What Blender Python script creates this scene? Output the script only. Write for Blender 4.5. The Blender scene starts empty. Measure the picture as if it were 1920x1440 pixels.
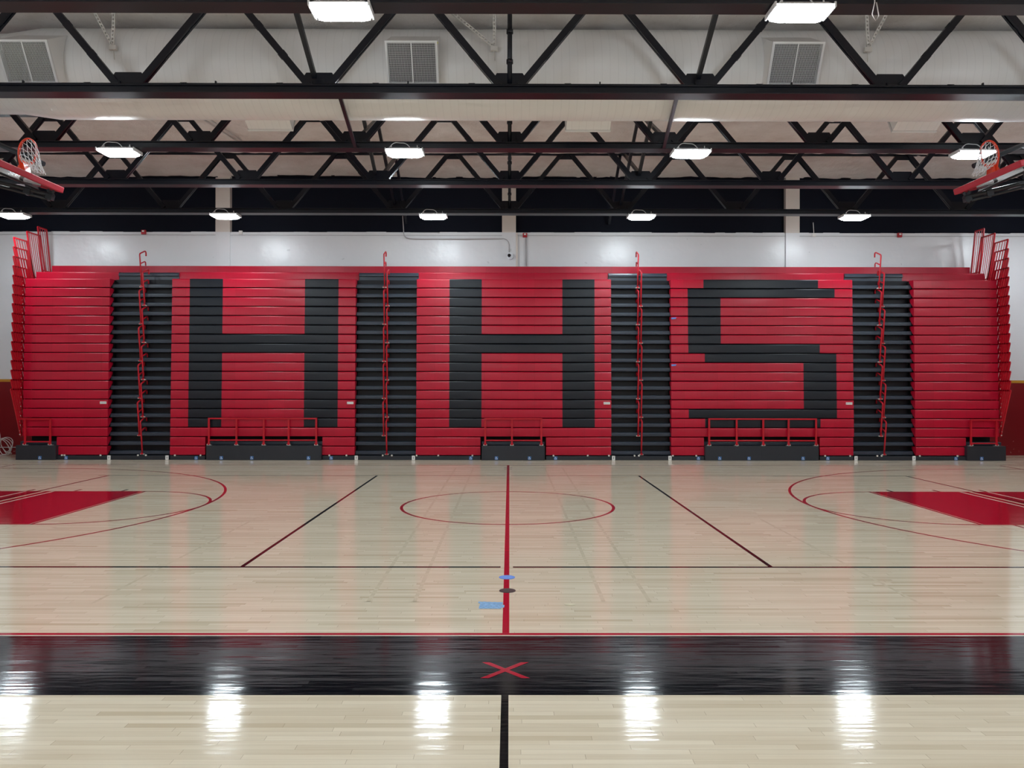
import bpy, math, random
from mathutils import Vector, Matrix
random.seed(7)
sc = bpy.context.scene
# ---------------------------------------------------------------- camera, world, exposure
CAM_H = 2.05
cam_d = bpy.data.cameras.new('camera')
cam = bpy.data.objects.new('camera', cam_d); sc.collection.objects.link(cam)
cam_d.sensor_width = 36.0; cam_d.lens = 1456/1920*36.0
cam_d.clip_start = 0.05; cam_d.clip_end = 200
cam.location = (0, 0, CAM_H)
cam.rotation_euler = (Matrix.Rotation(math.radians(-0.197), 3, 'Z') @ Matrix.Rotation(math.radians(90.181), 3, 'X')
                      @ Matrix.Rotation(math.radians(0.07), 3, 'Z')).to_euler()
sc.camera = cam
w = bpy.data.worlds.new('world'); sc.world = w; w.use_nodes = True
w.node_tree.nodes['Background'].inputs[0].default_value = (0.5, 0.55, 0.6, 1)
w.node_tree.nodes['Background'].inputs[1].default_value = 0.02
sc.view_settings.view_transform = 'Standard'; sc.view_settings.look = 'None'
sc.view_settings.gamma = 1.0; sc.view_settings.use_curve_mapping = False
sc.view_settings.exposure = 1.3
LIGHT = 36.0                                     # lamp strength
# ---------------------------------------------------------------- helpers
def lin(c):
    return tuple((v/12.92 if v <= .04045 else ((v+.055)/1.055)**2.4) for v in [x/255 for x in c]) + (1.0,)
def X(px, Y): return (px-955.0)*Y/1456.0
def H(py, Y): return CAM_H-(py-724.6)*Y/1456.0

class NT:
    def __init__(s, name):
        s.m = bpy.data.materials.new(name); s.m.use_nodes = True
        s.t = s.m.node_tree; s.b = s.t.nodes['Principled BSDF']
    def n(s, kind, **kw):
        nd = s.t.nodes.new(kind)
        for k, v in kw.items(): setattr(nd, k, v)
        return nd
    def l(s, a, b): s.t.links.new(a, b)
    def math(s, op, a, b=None, c=None):
        nd = s.n('ShaderNodeMath', operation=op)
        for i, v in enumerate((a, b, c)):
            if v is None: continue
            if isinstance(v, (int, float)): nd.inputs[i].default_value = v
            else: s.l(v, nd.inputs[i])
        return nd.outputs[0]
    def mix(s, f, a, b):
        nd = s.n('ShaderNodeMix', data_type='RGBA')
        for i, v in ((0, f), (6, a), (7, b)):
            if isinstance(v, (int, float, tuple)): nd.inputs[i].default_value = v
            else: s.l(v, nd.inputs[i])
        return nd.outputs[2]
    def noise(s, scale, detail=3, vec=None, rough=.5):
        nd = s.n('ShaderNodeTexNoise'); nd.inputs['Scale'].default_value = scale
        nd.inputs['Detail'].default_value = detail; nd.inputs['Roughness'].default_value = rough
        if vec is not None: s.l(vec, nd.inputs['Vector'])
        return nd.outputs['Fac']
    def obj(s): return s.n('ShaderNodeTexCoord').outputs['Object']
    def geo(s): return s.n('ShaderNodeNewGeometry').outputs['Position']
    def map(s, vec, scale=(1, 1, 1), rot=(0, 0, 0)):
        nd = s.n('ShaderNodeMapping'); nd.inputs['Scale'].default_value = scale
        nd.inputs['Rotation'].default_value = rot; s.l(vec, nd.inputs[0]); return nd.outputs[0]
    def ramp(s, f, stops):
        nd = s.n('ShaderNodeValToRGB'); e = nd.color_ramp.elements
        while len(e) < len(stops): e.new(.5)
        for i, (p, c) in enumerate(stops): e[i].position = p; e[i].color = c
        s.l(f, nd.inputs[0]); return nd.outputs[0]
    def bump(s, h, strength=.3, dist=.01):
        nd = s.n('ShaderNodeBump'); nd.inputs['Strength'].default_value = strength
        nd.inputs['Distance'].default_value = dist; s.l(h, nd.inputs['Height'])
        s.l(nd.outputs[0], s.b.inputs['Normal']); return nd
    def base(s, v):
        if isinstance(v, tuple): s.b.inputs['Base Color'].default_value = v
        else: s.l(v, s.b.inputs['Base Color'])

def paint(name, c, rough=.45, var=.06, spec=.5, metal=0., nscale=3., bump=.0):
    t = NT(name); a = lin(c)
    f = t.noise(nscale, 4, t.geo())
    dk = tuple(x*(1-var) for x in a[:3])+(1,); lt = tuple(min(1, x*(1+var)) for x in a[:3])+(1,)
    t.base(t.mix(f, dk, lt))
    t.b.inputs['Roughness'].default_value = rough; t.b.inputs['Metallic'].default_value = metal
    t.b.inputs['Specular IOR Level'].default_value = spec
    if bump: t.bump(t.noise(nscale*8, 3, t.geo()), bump, .004)
    return t.m

def seat_paint(name, c, rough=.27):
    t = NT(name); a = lin(c)
    g = t.geo(); sep = t.n('ShaderNodeSeparateXYZ'); t.l(g, sep.inputs[0])
    mod = t.math('DIVIDE', t.math('ADD', sep.outputs[0], 9.52), .465)
    row = t.math('FLOOR', t.math('DIVIDE', t.math('ADD', sep.outputs[2], -.105), .2622))
    wn = t.n('ShaderNodeTexWhiteNoise', noise_dimensions='2D')
    cmb = t.n('ShaderNodeCombineXYZ'); t.l(t.math('FLOOR', mod), cmb.inputs[0]); t.l(row, cmb.inputs[1])
    t.l(cmb.outputs[0], wn.inputs['Vector'])
    v = t.math('MULTIPLY_ADD', wn.outputs['Value'], .10, .93)
    fr = t.math('FRACT', mod)
    seam = t.math('GREATER_THAN', fr, .985)
    v2 = t.math('MULTIPLY', v, t.math('SUBTRACT', 1.0, t.math('MULTIPLY', seam, .22)))
    hsv = t.n('ShaderNodeHueSaturation'); hsv.inputs['Color'].default_value = a; t.l(v2, hsv.inputs['Value'])
    t.base(hsv.outputs[0])
    t.b.inputs['Roughness'].default_value = rough; t.b.inputs['Specular IOR Level'].default_value = .38
    t.bump(t.noise(160, 2, g), .12, .002)
    return t.m

def floor_material(name, c=None, rough=.10):
    t = NT(name); g = t.geo(); sep = t.n('ShaderNodeSeparateXYZ'); t.l(g, sep.inputs[0])
    row = t.math('FLOOR', t.math('DIVIDE', sep.outputs[1], .057))
    wr = t.n('ShaderNodeTexWhiteNoise', noise_dimensions='1D'); t.l(row, wr.inputs['W'])
    xs = t.math('DIVIDE', t.math('ADD', sep.outputs[0], t.math('MULTIPLY', wr.outputs['Value'], 9.0)), .95)
    brk = t.math('FLOOR', xs)
    cmb = t.n('ShaderNodeCombineXYZ'); t.l(row, cmb.inputs[0]); t.l(brk, cmb.inputs[1])
    wb = t.n('ShaderNodeTexWhiteNoise', noise_dimensions='2D'); t.l(cmb.outputs[0], wb.inputs['Vector'])
    # gaps
    fy = t.math('FRACT', t.math('DIVIDE', sep.outputs[1], .057)); fx = t.math('FRACT', xs)
    gap = t.math('MAXIMUM', t.math('LESS_THAN', fy, .03), t.math('LESS_THAN', fx, .0035))
    grain = t.noise(1.0, 4, t.map(g, (1.6, 34, 1)), .6)
    if c is None:
        col = t.ramp(wb.outputs['Value'], [(0, lin((206, 191, 165))), (.08, lin((217, 204, 180))), (.55, lin((224, 212, 189))), (1, lin((231, 220, 198)))])
        streak = t.math('MULTIPLY', t.math('SUBTRACT', grain, .42), .55)
        col = t.mix(t.math('MAXIMUM', streak, 0.0), col, lin((186, 156, 120)))
        col = t.mix(t.math('MULTIPLY', gap, .42), col, lin((120, 95, 68)))
    else:
        col = t.mix(t.math('MULTIPLY', wb.outputs['Value'], .25), lin(c), tuple(x*.7 for x in lin(c)[:3])+(1,))
    t.base(col); t.b.inputs['Specular IOR Level'].default_value = .42
    dust = t.noise(.9, 5, g)
    t.l(t.math('MULTIPLY_ADD', dust, .10, rough-.05), t.b.inputs['Roughness'])
    cup = t.math('POWER', t.math('SUBTRACT', fy, .5), 2.0)
    hgt = t.math('ADD', t.math('MULTIPLY', cup, .45),
                 t.math('ADD', t.math('MULTIPLY', t.math('MULTIPLY', t.math('SUBTRACT', wb.outputs['Value'], .5), fy), .75),
                        t.math('MULTIPLY', t.noise(1.0, 2, t.map(g, (2.2, 14, 1))), 1.3)))
    bp = t.bump(hgt, .8, .001)
    return t.m

# geometry collector
class MB:
    def __init__(s): s.v = []; s.f = []; s.mi = []; s.sm = []
    def add(s, vs, fs, mi=0, smooth=False):
        o = len(s.v); s.v += [tuple(p) for p in vs]
        for f in fs: s.f.append(tuple(i+o for i in f)); s.mi.append(mi); s.sm.append(smooth)
        return s
    def box(s, x0, x1, y0, y1, z0, z1, mi=0):
        vs = [(x, y, z) for z in (z0, z1) for y in (y0, y1) for x in (x0, x1)]
        return s.add(vs, [(0, 2, 3, 1), (4, 5, 7, 6), (0, 1, 5, 4), (2, 6, 7, 3), (0, 4, 6, 2), (1, 3, 7, 5)], mi)
    def beam(s, a, b, wd, hd, up=(0, 0, 1), mi=0):
        a = Vector(a); b = Vector(b); d = (b-a).normalized(); u = Vector(up)
        if abs(d.dot(u)) > .98: u = Vector((1, 0, 0))
        r = d.cross(u).normalized(); u = r.cross(d).normalized()
        vs = [p+r*sx*wd/2+u*sz*hd/2 for p in (a, b) for sz in (-1, 1) for sx in (-1, 1)]
        return s.add(vs, [(0, 1, 3, 2), (4, 6, 7, 5), (0, 4, 5, 1), (2, 3, 7, 6), (0, 2, 6, 4), (1, 5, 7, 3)], mi)
    def tube(s, pts, r, seg=10, mi=0, closed=False):
        P = [Vector(p) for p in pts]; n = len(P); vs = []; prev = None
        for i, p in enumerate(P):
            a = P[(i-1) % n] if (closed or i) else P[i]; b = P[(i+1) % n] if (closed or i < n-1) else P[i]
            d = (b-a).normalized()
            if prev is None:
                u = Vector((0, 0, 1)) if abs(d.z) < .9 else Vector((1, 0, 0))
                e = d.cross(u).normalized()
            else: e = (prev-d*prev.dot(d)).normalized()
            prev = e; q = d.cross(e)
            for k in range(seg):
                t = 2*math.pi*k/seg; vs.append(p+(e*math.cos(t)+q*math.sin(t))*r)
        fs = []
        for i in range(n if closed else n-1):
            for k in range(seg):
                j = (i+1) % n
                fs.append((i*seg+k, i*seg+(k+1) % seg, j*seg+(k+1) % seg, j*seg+k))
        s.add(vs, fs, mi, True)
        if not closed:
            o = len(s.v)-n*seg
            s.f.append(tuple(o+k for k in range(seg))[::-1]); s.mi.append(mi); s.sm.append(False)
            s.f.append(tuple(o+(n-1)*seg+k for k in range(seg))); s.mi.append(mi); s.sm.append(False)
        return s
    def prism_x(s, prof, x0, x1, mi=0, smooth=False):          # profile of (y, z), counter-clockwise seen from -X
        n = len(prof); vs = [(x, y, z) for x in (x0, x1) for y, z in prof]
        s.add(vs, [(i, (i+1) % n, n+(i+1) % n, n+i) for i in range(n)], mi, smooth)
        o = len(s.v)-2*n
        s.f.append(tuple(o+i for i in range(n))[::-1]); s.mi.append(mi); s.sm.append(False)
        s.f.append(tuple(o+n+i for i in range(n))); s.mi.append(mi); s.sm.append(False)
        return s
    def poly(s, pts, mi=0): return s.add(pts, [tuple(range(len(pts)))], mi)
    def disc(s, c, r, h, seg=24, mi=0, axis='Z'):
        vs = []
        for z in (0, h):
            for k in range(seg):
                t = 2*math.pi*k/seg; a, b = r*math.cos(t), r*math.sin(t)
                vs.append((c[0]+a, c[1]+b, c[2]+z) if axis == 'Z' else (c[0]+a, c[1]+z, c[2]+b))
        s.add(vs, [(k, (k+1) % seg, seg+(k+1) % seg, seg+k) for k in range(seg)]
              + [tuple(range(seg))[::-1], tuple(range(seg, 2*seg))], mi)
        return s
    def build(s, name, mats, parent=None, bevel=0, fix=True):
        me = bpy.data.meshes.new(name); me.from_pydata(s.v, [], s.f)
        for m in (mats if isinstance(mats, (list, tuple)) else [mats]): me.materials.append(m)
        me.polygons.foreach_set('material_index', s.mi); me.polygons.foreach_set('use_smooth', s.sm)
        me.update()
        if fix:
            import bmesh
            bm = bmesh.new(); bm.from_mesh(me); bmesh.ops.recalc_face_normals(bm, faces=bm.faces); bm.to_mesh(me); bm.free()
        o = bpy.data.objects.new(name, me); sc.collection.objects.link(o)
        if parent is not None:
            o.parent = parent; o.matrix_parent_inverse = Matrix.Translation(-Vector(parent.location))
        if bevel:
            md = o.modifiers.new('bevel', 'BEVEL'); md.width = bevel; md.segments = 2; md.limit_method = 'ANGLE'
        return o
def tag(o, label, cat, group=None):
    o['label'] = label; o['category'] = cat
    if group: o['group'] = group
    return o
def empty(name, loc, label, cat, group=None):
    o = bpy.data.objects.new(name, None); sc.collection.objects.link(o); o.location = loc; o.empty_display_size = .1
    return tag(o, label, cat, group)
def struct(o): o['kind'] = 'structure'; return o

# ---------------------------------------------------------------- materials
M = {}
M['floor'] = floor_material('maple_planks')
M['line_red'] = floor_material('court_paint_red', (176, 20, 46))
M['line_black'] = floor_material('court_paint_black', (8, 10, 17))
M['line_white'] = floor_material('court_paint_white', (236, 230, 215))
M['line_ghost'] = floor_material('worn_line_wood', (217, 204, 180))
M['red_seat'] = seat_paint('red_seat_plastic', (181, 15, 46))
M['black_seat'] = seat_paint('black_seat_plastic', (17, 21, 30), .33)
M['rail_red'] = paint('red_rail_enamel', (186, 16, 36), .3, .03)
M['deck'] = paint('black_deck_metal', (52, 60, 72), .3, .08)
M['riser'] = paint('shaded_black_riser_metal', (11, 13, 21), .4, .1, spec=.35)  # shade of the step recesses darkened into the colour; top riser uses deck
M['panel_black'] = paint('black_front_panel', (34, 38, 46), .42, .1, nscale=1.5)
M['under'] = paint('dark_understructure', (10, 10, 13), .7)
M['bolt'] = paint('galvanised_bolt', (225, 222, 214), .35, .03, metal=.2)
M['truss'] = paint('black_truss_enamel', (8, 13, 26), .34, .08, spec=.4)
M['duct_hang'] = paint('white_strut_steel', (218, 214, 210), .5, .03)
M['white_metal'] = paint('white_metal', (222, 222, 224), .45, .02)
M['dark_core'] = paint('dark_duct_interior', (40, 42, 52), .8)
M['orange'] = paint('orange_rim_enamel', (232, 66, 30), .35, .02)
M['pad_red'] = paint('red_backboard_padding', (178, 24, 46), .5, .05)
M['tube_grey'] = paint('dark_grey_tube', (52, 55, 60), .28, .05, metal=.4)
M['net'] = paint('white_net_cord', (235, 235, 238), .8, .02)
M['camera_white'] = paint('camera_white_plastic', (226, 228, 232), .4, .02)
M['lens_black'] = paint('black_dome', (12, 12, 18), .12, .02)
M['alarm_red'] = paint('alarm_red_plastic', (176, 18, 34), .4, .03)
M['conduit'] = paint('painted_conduit', (182, 178, 180), .4, .03)
M['wall_box'] = paint('white_box_plastic', (226, 222, 218), .5, .02)
M['blue_tape'] = paint('blue_masking_tape', (132, 172, 214), .7, .3, nscale=30, bump=.6)
M['blue_cap'] = paint('blue_taped_disc', (104, 142, 222), .6, .15, nscale=40)
M['brown_cap'] = paint('dark_brown_socket_cap', (62, 44, 44), .45, .1, nscale=20)
M['tan_cap'] = paint('faded_tan_cap', (206, 198, 172), .5, .1, nscale=20)
M['sign_blue'] = paint('sign_blue', (52, 108, 172), .5, .02)
M['sign_white'] = paint('sign_white', (232, 232, 230), .5, .02)
M['sign_grey'] = paint('sign_grey', (150, 150, 152), .5, .02)
M['cable'] = paint('white_cable_rubber', (200, 190, 188), .6, .03)
M['yellow'] = paint('yellow_tag', (206, 214, 70), .6)

def glass_board():
    t = NT('frosted_backboard_glass'); t.base(lin((214, 222, 226))); t.b.inputs['Roughness'].default_value = .25
    t.b.inputs['Transmission Weight'].default_value = .35; t.b.inputs['Coat Weight'].default_value = .5
    f = t.noise(4, 2, t.geo()); t.l(t.math('MULTIPLY_ADD', f, .1, .2), t.b.inputs['Roughness']); return t.m
M['board_glass'] = glass_board()

def lens_mat():
    t = NT('led_lens'); t.base((.9, .95, 1, 1))
    t.b.inputs['Emission Color'].default_value = (.84, .945, 1, 1)
    f = t.noise(6, 1, t.geo()); t.l(t.math('MULTIPLY_ADD', f, LIGHT*.04, LIGHT), t.b.inputs['Emission Strength'])
    return t.m
M['lens'] = lens_mat()

def wall_white():
    t = NT('glossy_white_wall_paint'); g = t.geo()
    f = t.noise(.7, 4, g)
    col = t.mix(f, lin((214, 214, 217)), lin((228, 228, 230)))
    sep = t.n('ShaderNodeSeparateXYZ'); t.l(g, sep.inputs[0])
    spots = t.math('GREATER_THAN', t.noise(5.5, 1, g), .765)
    col = t.mix(t.math('MULTIPLY', spots, .3), col, lin((150, 148, 150)))
    t.base(col); t.b.inputs['Roughness'].default_value = .3
    t.bump(t.math('ADD', t.noise(2.2, 2, g), t.math('MULTIPLY', t.noise(14, 3, g), .15)), .4, .04)
    return t.m
M['wall_white'] = wall_white()
def wainscot():
    t = NT('maroon_wainscot_paint'); g = t.geo(); sep = t.n('ShaderNodeSeparateXYZ'); t.l(g, sep.inputs[0])
    low = t.math('LESS_THAN', sep.outputs[2], .5)
    sc_ = t.math('MULTIPLY', t.math('GREATER_THAN', t.noise(9, 4, g, .7), .66), low)
    t.base(t.mix(t.math('MULTIPLY', sc_, .7), lin((122, 6, 18)), lin((214, 190, 186))))
    t.b.inputs['Roughness'].default_value = .4; return t.m
M['wainscot'] = wainscot()
M['gold'] = paint('gold_wall_stripe', (196, 142, 40), .45, .04)
M['upper_black'] = paint('navy_black_wall_paint', (7, 12, 27), .75, .15, spec=.2)
M['pilaster'] = paint('beige_pilaster_paint', (214, 204, 196), .4, .03, nscale=1.2)

def ceiling_mat():
    t = NT('sprayed_insulation'); g = t.geo()
    a = t.noise(1.3, 6, g, .65); b = t.noise(1, 3, t.map(g, (9, 2.2, 1), (0, 0, .5)), .6)
    col = t.ramp(a, [(.3, lin((226, 216, 210))), (.5, lin((238, 230, 225))), (.7, lin((246, 240, 236)))])
    sp = t.math('GREATER_THAN', t.noise(7, 4, g, .7), .64)
    col = t.mix(t.math('MULTIPLY', sp, .22), col, lin((190, 176, 168)))
    t.base(col); t.b.inputs['Roughness'].default_value = .85; t.b.inputs['Specular IOR Level'].default_value = .2
    t.bump(t.math('ADD', t.math('MULTIPLY', b, 1.0), t.noise(26, 4, g)), .6, .03)
    return t.m
M['ceiling'] = ceiling_mat()
M['ceiling_black'] = paint('oversprayed_black_ceiling_edge', (11, 13, 22), .8, .1, spec=.2)

def duct_mat():
    t = NT('painted_spiral_duct'); g = t.geo(); sep = t.n('ShaderNodeSeparateXYZ'); t.l(g, sep.inputs[0])
    s = t.math('FRACT', t.math('DIVIDE', t.math('ADD', sep.outputs[0], t.math('MULTIPLY', sep.outputs[2], .03)), .135))
    rib = t.math('LESS_THAN', s, .09)
    col = t.mix(t.noise(.8, 3, g), lin((228, 227, 228)), lin((240, 239, 239)))
    col = t.mix(t.math('MULTIPLY', rib, .10), col, lin((150, 148, 150)))
    t.base(col); t.b.inputs['Roughness'].default_value = .34
    t.bump(t.math('ADD', t.math('MULTIPLY', rib, .3), t.noise(1.3, 2, g)), .35, .012)
    return t.m
M['duct'] = duct_mat()

# ---------------------------------------------------------------- setting
WY = 23.25; XL, XR, YB, CH = -16.3, 16.3, -4.0, 8.30
CX, CY = -.027, 13.34                            # centre of the main court
def build_floor():
    m = MB(); m.box(XL, XR, YB, WY, -.1, 0, 0)
    LV = [.0008]
    def quad(x0, x1, y0, y1, mi, z=None):
        z = z or LV[0]; m.poly([(x0, y0, z), (x1, y0, z), (x1, y1, z), (x0, y1, z)], mi)
    def ring(cx, cy, r, wd, mi, a0=0, a1=360, z=None, seg=96):
        z = z or LV[0]
        for k in range(seg):
            t0 = math.radians(a0+(a1-a0)*k/seg); t1 = math.radians(a0+(a1-a0)*(k+1)/seg)
            m.poly([(cx+(r-wd)*math.cos(t0), cy+(r-wd)*math.sin(t0), z), (cx+r*math.cos(t0), cy+r*math.sin(t0), z),
                    (cx+r*math.cos(t1), cy+r*math.sin(t1), z), (cx+(r-wd)*math.cos(t1), cy+(r-wd)*math.sin(t1), z)], mi)
    RED, BLK, WHT, GST = 1, 2, 3, 4
    # worn lines of an older court
    for gx in (.9, 1.34): 
        for s in (-1, 1): quad(s*gx-.02, s*gx+.02, 7.4, 19.6, GST, .0006)
    for gx, y1 in ((-3.93, 12.2), (3.89, 12.0)): quad(gx-.018, gx+.018, 7.32, y1, GST, .0006)
    quad(-15, 15, 7.40, 7.415, GST, .0006); quad(-15, 15, 11.9, 11.91, GST, .0006)
    for s in (-1, 1): m.poly([(s*7.4, 8.2, .0006), (s*7.44, 8.2, .0006), (s*7.04, 15.0, .0006), (s*7.0, 15.0, .0006)][::s], GST)
    # main court
    quad(XL, XR, 20.18, 20.22, RED); quad(XL, XR, 20.6, 20.615, BLK)
    quad(XL, XR, 6.405, 6.462, RED); quad(XL, XR, 6.385, 6.405, WHT)
    quad(XL, XR, 5.163, 6.385, BLK)
    quad(CX-.029, CX+.029, 6.462, 20.18, RED, .0012)
    ring(CX, CY, 1.83, .05, RED)
    quad(CX-.024, CX+.024, YB+.5, 5.163, BLK)
    quad(CX-.10, CX+.10, 19.55, 19.6, BLK, .0010); quad(CX-.10, CX+.10, 19.2, 19.24, BLK, .0010)
    # volleyball court
    for s in (-1, 1):
        a, b = sorted((CX+s*.07, CX+s*9.17))
        quad(a, b, 8.79, 8.845, BLK); quad(a, b, 17.82, 17.86, BLK)
        quad(CX+s*9.3-.09, CX+s*9.3+.09, 17.82, 17.86, BLK)
        a, b = sorted((CX+s*3.03, CX+s*2.98)); quad(a, b, 8.845, 17.82, BLK)
        a, b = sorted((CX+s*9.17, CX+s*9.12)); quad(a, b, 8.845, 17.82, BLK, .0016)
    # keys
    for s in (-1, 1):
        def q(xa, xb, y0, y1, mi, z):
            a, b = sorted((CX+s*xa, CX+s*xb)); quad(a, b, y0, y1, mi, z)
        q(7.10, 12.8, 11.56, 15.12, RED, .0009)
        q(7.03, 7.08, 11.51, 15.17, RED, .0010)
        q(7.03, 12.8, 11.51, 11.55, RED, .0010); q(7.03, 12.8, 15.13, 15.17, RED, .0010)
        for xx in (8.80, 9.34): q(xx, xx+.05, 11.56, 15.12, WHT, .0013)
        q(8.98, 9.05, 11.56, 15.12, GST, .0013)
        for xx in (7.50, 8.42, 9.34, 10.3, 11.2):
            q(xx, xx+.05, 15.17, 15.42, BLK, .0012); q(xx, xx+.05, 11.26, 11.51, RED, .0012)
        cx = CX+s*7.03
        ring(cx, CY, 1.83, .05, RED, *((90, 270) if s > 0 else (-90, 90)), z=.0011)
        cx = CX+s*11.22
        ring(cx, CY, 6.02, .05, RED, *((90, 270) if s > 0 else (-90, 90)), z=.0014)
        q(11.22, 12.8, CY+5.97, CY+6.02, RED, .0011); q(11.22, 12.8, CY-6.02, CY-5.97, RED, .0011)
        q(12.78, 12.83, 6.46, 20.18, RED, .0010)
    # scorer's cross
    for s in (-1, 1):
        y0, y1 = 5.46, 5.775
        m.poly([(CX-s*.145-.03, y0, .0018 + .0002*s), (CX-s*.145+.03, y0, .0018+.0002*s), (CX+s*.145+.03, y1, .0018+.0002*s), (CX+s*.145-.03, y1, .0018+.0002*s)], RED)
    return struct(m.build('floor', [M['floor'], M['line_red'], M['line_black'], M['line_white'], M['line_ghost']], fix=False))
build_floor()

def n2(x, y):                                     # cheap value noise for the sprayed ceiling
    def h(i, j):
        v = math.sin(i*127.1+j*311.7)*43758.5453; return v-math.floor(v)
    i, j = math.floor(x), math.floor(y); fx, fy = x-i, y-j; fx = fx*fx*(3-2*fx); fy = fy*fy*(3-2*fy)
    return (h(i, j)*(1-fx)+h(i+1, j)*fx)*(1-fy)+(h(i, j+1)*(1-fx)+h(i+1, j+1)*fx)*fy
def build_ceiling():
    m = MB(); ys = [YB] + [8.0+.09*i for i in range(int((WY-8)/.09)+1)] + [WY]
    nx = 326; vs = []
    for y in ys:
        for i in range(nx+1):
            x = XL+(XR-XL)*i/nx
            z = CH + .035*(n2(x*.9, y*.9)-.5)+.028*(n2(x*4.1, y*4.1)-.5)+.012*(n2(x*9, y*9)-.5)
            vs.append((x, y, z))
    fs = []; mi = []
    for j in range(len(ys)-1):
        for i in range(nx):
            a = j*(nx+1)+i; fs.append((a, a+nx+1, a+nx+2, a+1))
            x = XL+(XR-XL)*i/nx
            edge = WY-.02-.30*max(0, n2(x*.35, 3.3)-.35)-.10*n2(x*1.7, 8.1)-.06*n2(x*6, 1.2)
            pil = any(abs(x-p) < .22 for p in (-8.57, 0., 8.5))
            mi.append(1 if (ys[j] > edge and not pil) else 0)
    m.v = vs; m.f = fs; m.mi = mi; m.sm = [True]*len(fs)
    o = m.build('ceiling', [M['ceiling'], M['ceiling_black']], fix=False)
    return struct(o)
build_ceiling()

m = MB()
m.box(XL, XR, WY, WY+.3, 0, 2.17, 0); m.box(XL, XR, WY-.006, WY+.3, 2.17, 2.25, 1)
m.box(XL, XR, WY, WY+.3, 2.25, 6.655, 2); m.box(XL, XR, WY+.12, WY+.3, 6.655, 8.45, 3)
# ragged paint lip along the top of the white wall
x = XL
while x < XR:
    ln = random.uniform(.25, .9); m.box(x, min(XR, x+ln), WY+.02, WY+.12, 6.65, 6.66+random.uniform(0, .02), 2); x += ln
struct(m.build('wall_back', [M['wainscot'], M['gold'], M['wall_white'], M['upper_black']]))
for i, (a, b) in enumerate(((404, 431), (941, 967), (1474, 1500))):
    m = MB(); m.box(X(a, 23.2), X(b, 23.2), WY-.05, WY+.12, 6.655, 8.32, 0); m.box(X(a, 23.2), X(b, 23.2), WY-.05, WY+.12, 0, 6.655, 1)
    struct(m.build('trim_%d' % (i+1), [M['pilaster'], M['wall_white']]))
for nm, x0, x1, y0, y1 in (('wall_left', XL-.3, XL, YB, WY), ('wall_right', XR, XR+.3, YB, WY), ('wall_front', XL, XR, YB-.3, YB)):
    m = MB(); m.box(x0, x1, y0, y1, 0, 2.17, 0); m.box(x0, x1, y0, y1, 2.17, 2.25, 1)
    m.box(x0, x1, y0, y1, 2.25, 6.7, 2); m.box(x0, x1, y0, y1, 6.7, 8.45, 3)
    struct(m.build(nm, [M['wainscot'], M['gold'], M['wall_white'], M['wall_white']]))

# ---------------------------------------------------------------- roof trusses
PAN = 3.03; CB = 6.67; TRY = [9.48, 12.35, 15.19, 17.94, 20.85]
ordn = ['nearest the camera, along the top edge', 'second from the camera, in front of the big round duct', 'third from the camera, just behind the big round duct',
        'fourth from the camera, second from the black wall', 'farthest from the camera, in front of the black upper wall']
def truss(k, Y):
    t = empty('roof_truss', (0, Y, CB), 'black steel roof truss ' + ordn[k], 'truss', 'black roof trusses across the gym')
    tm = M['truss']
    c = MB(); c.box(XL, XR, Y-.145, Y+.145, CB, CB+.022); c.box(XL, XR, Y-.12, Y+.12, CB+.022, CB+.108); c.box(XL, XR, Y-.145, Y+.145, CB+.108, CB+.13)
    c.build('bottom_chord', tm, t, bevel=.006)
    c = MB(); c.box(XL, XR, Y-.08, Y+.08, 8.278, 8.40); c.build('top_chord', tm, t)
    z0, z1 = CB+.13, 8.285
    for i in range(-5, 6):
        xc = i*PAN
        g = MB(); a, b = .255, .205
        g.add([(xc+sx, Y+sy, z) for sy in (-.012, .012) for sx, z in ((-a, z0), (a, z0), (a, z0+.16), (b, z0+.235), (-b, z0+.235), (-a, z0+.16))],
              [(0, 1, 2, 3, 4, 5), (6, 11, 10, 9, 8, 7)]+[(q, (q+1) % 6, 6+(q+1) % 6, 6+q) for q in range(6)])
        g.build('gusset_plate', tm, t)
        for s in (-1, 1):
            if abs(xc+s*PAN/2) > 16: continue
            d = MB(); p0 = Vector((xc+s*.17, Y, z0+.03)); p1 = Vector((xc+s*(PAN/2-.10), Y, z1+.04))
            for sy in (-1, 1):
                d.beam(p0+Vector((0, sy*.032, 0)), p1+Vector((0, sy*.032, 0)), .04, .105, up=(0, 0, 1))
            for f in (.33, .64):
                q = p0.lerp(p1, f); dr = (p1-p0).normalized()*.05; d.beam(q-dr, q+dr, .03, .125)
            d.build('diagonal_brace', tm, t)
    for i in range(-5, 5):
        xc = (i+.5)*PAN; g = MB(); a, b = .17, .20
        g.add([(xc+sx, Y+sy, z) for sy in (-.012, .012) for sx, z in ((-a, 8.155), (a, 8.155), (b+.02, 8.215), (b+.02, 8.30), (-b-.02, 8.30), (-b-.02, 8.215))],
              [(0, 1, 2, 3, 4, 5), (6, 11, 10, 9, 8, 7)]+[(q, (q+1) % 6, 6+(q+1) % 6, 6+q) for q in range(6)])
        g.build('gusset_plate', tm, t)
    v = MB(); v.tube([(0, Y, z0), (0, Y, z1)], .04)
    for zz in (.35, .75, 1.15): v.tube([(0, Y, z0+zz*1.2-.03), (0, Y, z0+zz*1.2+.03)], .055)
    v.build('centre_post', tm, t)
    return t
for k, Y in enumerate(TRY): truss(k, Y)
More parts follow.
